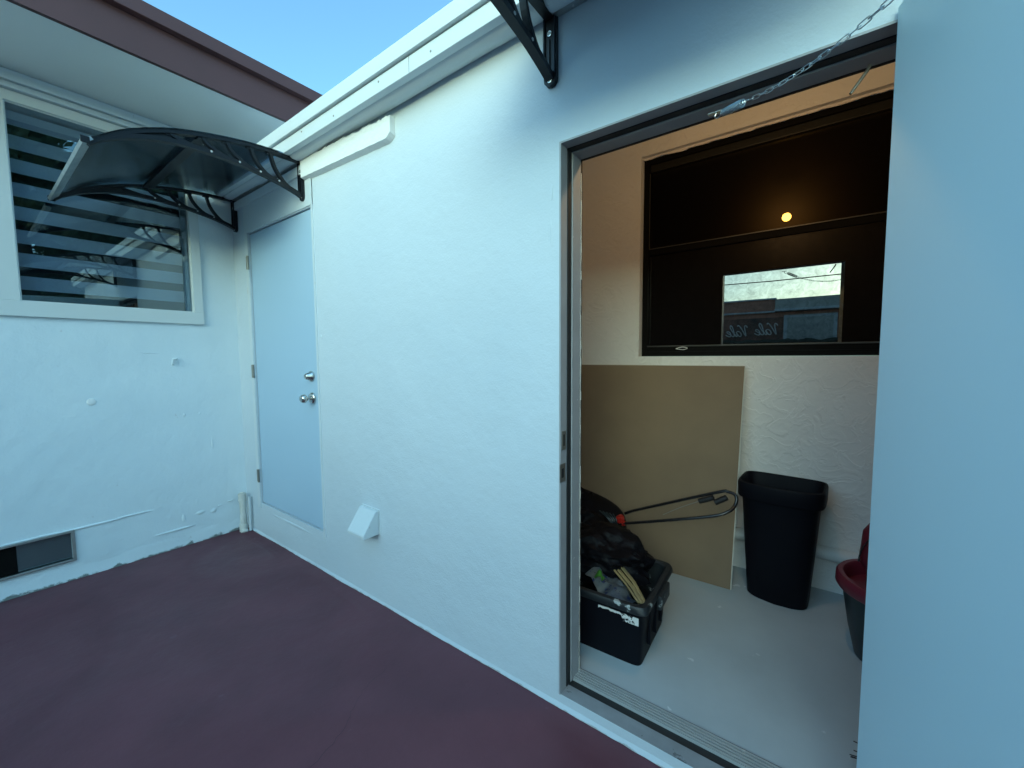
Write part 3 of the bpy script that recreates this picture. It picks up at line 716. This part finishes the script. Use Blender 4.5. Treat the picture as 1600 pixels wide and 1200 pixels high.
# storage crate
cr = thing('storage_crate', 'black plastic storage crate with paint-spattered rim and torn white label', 'crate', (2.728, .462, FL), R(2))
bm = BM()
def cring(wx, wy, z, e=18): return [(x, y, z) for x, y in superring(wx, wy, 88, e, 0)]
loft(bm, [cring(.284, .178, 0), cring(.286, .180, .008), cring(.300, .203, .225), cring(.302, .204, .240)]); 
for k in range(3):
    y = -.10+k*.09; bx(bm, (.28, y-.004, .06), (.304, y+.004, .22), .0015)
obj('body', bm, 'blackbin', cr, smooth=True)
bm = BM(); R_ = loft(bm, [cring(.302, .204, .241), cring(.318, .220, .243), cring(.322, .224, .250), cring(.322, .224, .268, 12), cring(.318, .220, .275, 12), cring(.300, .202, .276, 12), cring(.292, .194, .268, 12), cring(.285, .184, .15, 12), cring(.26, .155, .02, 12)], False); bm.faces.new(R_[-1])
bx(bm, (.318, -.07, .20), (.338, .07, .262), .006)
obj('rim', bm, 'rimpaint', cr, smooth=True)
bm = BM()
rows = []
for k in range(20):
    t = k/19; x = .115+.17*t; j = random.uniform(-.006, .006) if t < .55 else 0
    rows.append([bm.verts.new((x, -.2085, .226+j*.3)), bm.verts.new((x, -.2065, (.214 if t < .6 else .192)+j))])
for A_, B_ in zip(rows, rows[1:]): bm.faces.new((A_[0], B_[0], B_[1], A_[1]))
obj('label', bm, 'label', cr)

def blob(name, c, s, seed, mat_, label, cat, amp=.35, sub=5, freq=1.7, flat=True):
    bm = BM(); bmesh.ops.create_icosphere(bm, subdivisions=sub, radius=1)
    for v_ in bm.verts:
        p = v_.co.copy(); d = 1+amp*noise.noise(p*freq+Vector((seed, 0, 0)))+amp*.5*(1-abs(noise.noise(p*freq*2.3+Vector((0, seed, 0))))*2.5)*.5+amp*.12*noise.noise(p*9)
        v_.co = Vector((p.x*s[0], p.y*s[1], p.z*s[2]))*d
        v_.co.z = max(v_.co.z, -s[2]*.85)
    return tag(obj(name, bm, mat_, smooth=True, loc=c), label, cat)
blob('rubbish_bag', (2.72, .54, .365), (.24, .15, .115), 3.1, 'bag', 'crumpled black bag heaped in the storage crate', 'bag')
blob('rubbish_bag', (2.36, .86, .27), (.28, .24, .24), 8.4, 'bag', 'bulky black bag slumped on the floor behind the storage crate', 'bag')
# printed packaging and canes in the crate
bm = BM(); rows = []
for i in range(26):
    r_ = []
    for j in range(14):
        x, y = i/25, j/13
        z = .03*math.sin(x*9+y*4)*.4+.018*noise.noise(Vector((x*5, y*5, 1)))+.035*math.sin(y*3.1)
        r_.append(bm.verts.new(((x-.5)*.22, (y-.5)*.15, z)))
    rows.append(r_)
for A_, B_ in zip(rows, rows[1:]):
    for k in range(13): bm.faces.new((A_[k], B_[k], B_[k+1], A_[k+1]))
bmesh.ops.solidify(bm, geom=bm.faces[:], thickness=.003)
tag(obj('printed_packaging', bm, 'print', smooth=True, loc=(2.87, .365, .305), rot=(R(-14), R(10), R(-28))), 'crumpled blue and white printed paper inside the storage crate', 'packaging')
bm = BM()
for k in range(6):
    o_ = Vector((random.uniform(-.02, .02), .0145*k-.035, random.uniform(-.004, .010))); tube(bm, [Vector((-.10, .02, .02))+o_*.8, Vector((0, 0, .010))+o_*.7, Vector((.09, -.03, -.004))+o_*.5], random.uniform(.0035, .0055), 8)
tag(obj('cane_bundle', bm, 'wood', smooth=True, loc=(2.945, .385, .335), rot=(0, R(6), R(-24))), 'yellow canes lying beside the printed paper in the storage crate', 'canes')
bm = BM(); 
for k in range(5): tube(bm, catmull([(0, 0, 0), (.02, -.01+.004*k, .02+.004*k), (.045, -.012*k*.5, .012)], 4), .004, 6)
tag(obj('garden_twine', bm, 'green', smooth=True, loc=(2.795, .345, .345)), 'small bright green strands poking out at the left of the storage crate', 'twine')

# lawn mower with folded tubular handle
mw = thing('lawn_mower', 'black push mower with a tubular loop handle in front of the brown board', 'mower', (2.6, .95, FL))
def mp(l): return [Vector(p)-Vector((2.6, .95, FL)) for p in l]
bm = BM(); tube(bm, catmull(mp([(2.70, .95, .42), (2.75, .93, .452), (2.80, .93, .475), (3.17, .93, .640), (3.225, .93, .655), (3.262, .92, .645), (3.262, .90, .605), (3.235, .87, .575), (3.16, .85, .542), (2.90, .83, .462), (2.72, .83, .405)]), 7), .0078, 12)
obj('handle', bm, 'darkmetal', mw, smooth=True)
bm = BM(); tube(bm, mp([(3.10, .91, .588), (3.165, .91, .620)]), .013, 12); tube(bm, mp([(3.175, .90, .60), (3.225, .905, .634)]), .014, 12); obj('grip', bm, 'bristle', mw, smooth=True)
bm = BM(); tube(bm, catmull(mp([(2.94, .85, .50), (3.02, .88, .548), (3.10, .91, .588)]), 6), .0022, 6); obj('cable', bm, 'hinge', mw, smooth=True)
bm = BM(); lathe(bm, [(.001, -.028), (.018, -.026), (.023, -.010), (.021, .012), (.010, .02)], mp([(2.71, .85, .425)])[0], 'y', 10); lathe(bm, [(.001, -.018), (.013, -.016), (.015, 0)], mp([(2.735, .84, .41)])[0], 'y', 10); obj('knob', bm, 'redpl', mw, smooth=True)
bm = BM()
for s_, zc, rx in ((1, 0, 1),):
    bmesh.ops.create_icosphere(bm, subdivisions=4, radius=1)
    for v_ in bm.verts:
        p = v_.co; q = abs(p.x)**3+abs(p.y)**3+abs(p.z)**3; p = p/(q**(1/3)); v_.co = Vector((p.x*.24-.16, p.y*.17+.02, p.z*.14+.27+.05*(-p.x)))
obj('housing', bm, 'blackbin', mw, smooth=True)
bm = BM()
for k in range(5): tube(bm, catmull(mp([(2.60+.02*k, .82, .455), (2.66+.012*k, .80, .43), (2.70+.006*k, .81, .37-.01*k)]), 4), .0035, 6)
obj('reel_blades', bm, 'teal', mw, smooth=True)
for s_ in (-1, 1):
    bm = BM(); lathe(bm, [(.03, -.02), (.105, -.02), (.112, -.01), (.112, .01), (.105, .02), (.03, .02)], (0, 0, 0), 'y', 28); obj('wheel', bm, 'bristle', mw, smooth=True, loc=(-.20, s_*.17-.02, .112))

# bucket with maroon rim, pail and handle
bk = thing('mop_bucket', 'dark teal mop bucket with maroon rim, half hidden by the open door', 'bucket', (3.855, .93, FL))
bm = BM(); rs = [(.125, 0), (.133, .006), (.157, .12), (.178, .26), (.180, .285)]
lathe(bm, rs, seg=40); obj('body', bm, 'teal', bk, smooth=True)
bm = BM(); lathe(bm, [(.180, .286), (.200, .290), (.206, .300), (.204, .335), (.196, .345), (.180, .345), (.172, .335), (.165, .25), (.12, .05)], seg=40); obj('rim', bm, 'maroonpl', bk, smooth=True)
pl = thing('pail', 'small maroon pail with wire handle sitting in the mop bucket', 'pail', (3.865, .96, FL+.215))
bm = BM(); lathe(bm, [(.085, 0), (.09, .005), (.118, .15), (.135, .17), (.138, .20), (.134, .24), (.13, .30), (.105, .345), (.06, .36), (.0005, .362)], seg=36); obj('body', bm, 'maroonpl', pl, smooth=True)
bm = BM(); tube(bm, [(.150*math.cos(a), 0, .19+.185*math.sin(a)) for a in [math.pi*k/24 for k in range(25)]], .003, 8); obj('wire_handle', bm, 'darkmetal', pl, smooth=True, rot=(R(8), 0, R(10)))
# broom lying behind the open door
bro = thing('broom', 'black bristles of a broom poking out from behind the open door', 'broom', (3.815, .21, FL+.01), R(20))
bm = BM(); bx(bm, (-.02, -.12, .02), (.03, .12, .07), .008); obj('head', bm, 'blackbin', bro)
bm = BM()
for k in range(60):
    y = random.uniform(-.115, .115); z = random.uniform(.005, .06)
    tube(bm, [(-.018, y, z*.6+.02), (-.085-random.uniform(0, .02), y*1.25, z+random.uniform(-.004, .01))], .0016, 5)
obj('bristles', bm, 'bristle', bro)
bm = BM(); tube(bm, [(.02, 0, .05), (.9, .25, .05)], .011, 10); obj('handle', bm, 'wood', bro)

# bulb on the store room ceiling
lb = thing('light_bulb', 'lit warm bulb seen mirrored in the black window', 'light', (3.32, .40, 2.385))
bm = BM(); bmesh.ops.create_uvsphere(bm, u_segments=20, v_segments=14, radius=.030); obj('globe', bm, 'bulb', lb, smooth=True)
bm = BM(); tube(bm, [(0, 0, .03), (0, 0, .15)], .016, 14); lathe(bm, [(.05, .15), (.05, .205)], seg=20); obj('socket', bm, 'rubber', lb, smooth=True)

# ------------------------------------------------------------------ across the patio (seen mirrored in the black window)
nb = thing('neighbour_building', 'brown and grey building across the yard, mirrored in the black window', 'building', (2.5, -6, 0))
def np_(name, bm, m_, **k): return obj(name, bm, m_, nb, loc=(-2.5, 6, 0), **k)
bm = BM(); bx(bm, (-4, -10, -.02), (9, -6.05, 2.20)); np_('wall', bm, 'wall_brown')
bm = BM(); bx(bm, (-4, -9.9, 2.201), (2.70, -6.25, 2.50)); np_('parapet', bm, 'wall_brown')
bm = BM(); bx(bm, (-4.1, -6.30, 2.501), (2.70, -6.2, 2.53)); bx(bm, (2.70, -6.12, 2.215), (9.1, -5.86, 2.26)); bx(bm, (-4.1, -6.12, 2.205), (2.70, -5.98, 2.235)); np_('trim', bm, 'trim')
bm = BM(); bx(bm, (2.701, -9.9, 2.261), (9, -5.95, 2.47)); np_('fascia', bm, 'wall_grey')
bm = BM(); bx(bm, (2.86, -6.049, 1.55), (3.74, -6.00, 2.13)); wn = np_('window', bm, 'trim')
bm = BM(); bx(bm, (2.92, -5.999, 1.60), (3.68, -5.99, 2.08)); obj('pane', bm, mat('dull_pane', (.45, .48, .47), .5), wn)
# dark mural band with cursive lettering, reading "Vale Vale"
bm = BM(); bx(bm, (1.2, -6.045, 1.55), (2.845, -6.035, 2.1)); mural = np_('mural', bm, mat('mural_paint', (.34, .16, .12), .7, var=(.05, .06, .06), vscale=2.4))
GL = {  # cursive strokes in a unit box, baseline 0
 'V': [[(.02, .80), (.08, .95), (.18, .98), (.25, .80), (.27, .40), (.29, .02), (.38, .25), (.52, .70), (.66, .98), (.76, 1.02), (.80, .93)]],
 'a': [[(.40, .38), (.25, .48), (.08, .38), (.03, .16), (.12, .0), (.28, .08), (.40, .40), (.37, .12), (.44, .0), (.56, .10)]],
 'l': [[(.0, .10), (.20, .45), (.32, .85), (.24, 1.05), (.12, .85), (.10, .30), (.16, .03), (.28, .02), (.40, .12)]],
 'e': [[(.0, .10), (.18, .22), (.34, .38), (.28, .50), (.12, .42), (.06, .18), (.16, .0), (.34, .04), (.50, .16)]]}
AD = {'V': .62, 'a': .50, 'l': .34, 'e': .46}
def script(bm, text, x0, z0, h, y, w_):
    x = x0
    for chh in text:
        if chh == ' ': x -= .38*h; continue
        for st in GL[chh]:
            pts = catmull([Vector((-(px+.22*pz)*h+x, y, z0+pz*h)) for px, pz in st], 5)
            tube(bm, pts, w_, 6)
        x -= AD[chh]*h
# the wall faces +y, so text that reads properly there runs towards -x
bm = BM(); bx(bm, (3.76, -6.045, 1.55), (5.2, -6.035, 2.15)); np_('mural', bm, mural.data.materials[0])
bm = BM(); script(bm, 'Vale', 2.80, 1.74, .235, -6.03, .011); script(bm, 'Vale', 2.24, 1.72, .235, -6.03, .011)
obj('lettering', bm, mat('white_lettering', (.85, .86, .84), .6), mural, smooth=True)
bm = BM()
for k in range(7): tube(bm, [(4.02+.02*k, -6.03, 2.0-.045*k), (4.30-.02*k, -6.03, 2.03-.045*k)], .008, 5)
obj('small_lettering', bm, mat('grey_lettering', (.40, .42, .42), .6), mural)
# scalloped hedge in front of it
bm = BM(); rows = []
for i in range(261):
    x = -3+11*i/260; zt_ = 1.60+.030*abs(math.sin(x*9))+.03*noise.noise(Vector((x*3, 0, 0)))+.02*noise.noise(Vector((x*17, 0, 0)))
    rows.append([bm.verts.new(q) for q in ((x, -5.70, -.02), (x, -5.42+.03*noise.noise(Vector((x*8, 1, 0))), -.02), (x, -5.40+.03*noise.noise(Vector((x*8, 1, 4))), zt_*.6), (x, -5.44, zt_-.05), (x, -5.56, zt_), (x, -5.68, zt_-.05))])
for A_, B_ in zip(rows, rows[1:]):
    for k in range(6): bm.faces.new((A_[k], A_[(k+1) % 6], B_[(k+1) % 6], B_[k]))
tag(obj('hedge', bm, 'dark_tarp'), 'low dark hedge with a scalloped top, mirrored in the black window', 'hedge')
for z, dz, lab in ((4.45, .20, 'upper overhead cable across the sky mirrored in the black window'), (3.75, .10, 'lower overhead cable across the sky mirrored in the black window')):
    bm = BM(); tube(bm, [(x, -12, z+dz*((x-3)/14)**2*8-.0) for x in range(-25, 32, 3)], .018, 6)
    tag(obj('overhead_cable', bm, 'rubber'), lab, 'cable', 'overhead cables')

# ------------------------------------------------------------------ trees (seen mirrored in the left window)
def tree(loc, h, r, seed, label):
    rnd = random.Random(seed)
    t = thing('tree', label, 'tree', loc, rnd.uniform(0, 6), 'trees beyond the yard')
    bm = BM(); tube(bm, [(0, 0, -.05), (.05, .03, h*.3), (-.05, .08, h*.6), (0, 0, h*.85)], [.22, .17, .11, .04], 10)
    tips = []
    for k in range(11):
        a = rnd.uniform(0, 6.28); z = h*rnd.uniform(.3, .7); l = r*rnd.uniform(.6, .95)
        e = Vector((math.cos(a)*l, math.sin(a)*l, z+h*rnd.uniform(.05, .25))); mid = Vector((e.x*.45, e.y*.45, z+(e.z-z)*.3))
        tube(bm, catmull([(0, 0, z), mid, e], 4), [.06]*4+[.04]*4+[.02], 6); tips += [e, mid]
    obj('trunk', bm, 'bark', t, smooth=True)
    bm = BM()
    for k in range(120):
        a = rnd.uniform(0, 6.28); q = rnd.random()**.5
        zz = rnd.uniform(.38, 1.0); rad = r*q*math.sin(min(1, (1.12-zz)*2.2)*1.57)
        c = Vector((math.cos(a)*rad, math.sin(a)*rad, zz*h)); cr_ = rnd.uniform(.25, .55)*r*.5
        for j in range(110):
            d = Vector((rnd.gauss(0, 1), rnd.gauss(0, 1), rnd.gauss(0, .8))).normalized()*cr_*rnd.random()**.4
            p = c+d; s_ = rnd.uniform(.06, .12); n1 = Vector((rnd.gauss(0, 1), rnd.gauss(0, 1), rnd.gauss(0, 1))).normalized(); n2 = n1.orthogonal().normalized()
            n3 = n1.cross(n2)
            bm.faces.new([bm.verts.new(p+n2*s_*1.3), bm.verts.new(p+n3*s_*.6), bm.verts.new(p-n2*s_*1.3), bm.verts.new(p-n3*s_*.6)])
    obj('crown', bm, 'leaf', t)
tree((10.5, -.3, -.02), 6.2, 2.4, 1, 'leafy tree beyond the yard, the nearest one mirrored in the striped window')
tree((13.5, 3.2, -.02), 7.5, 2.9, 2, 'tall leafy tree standing behind the storage building end')
tree((12.5, -4.6, -.02), 6.8, 2.7, 3, 'broad leafy tree at the far side of the yard')
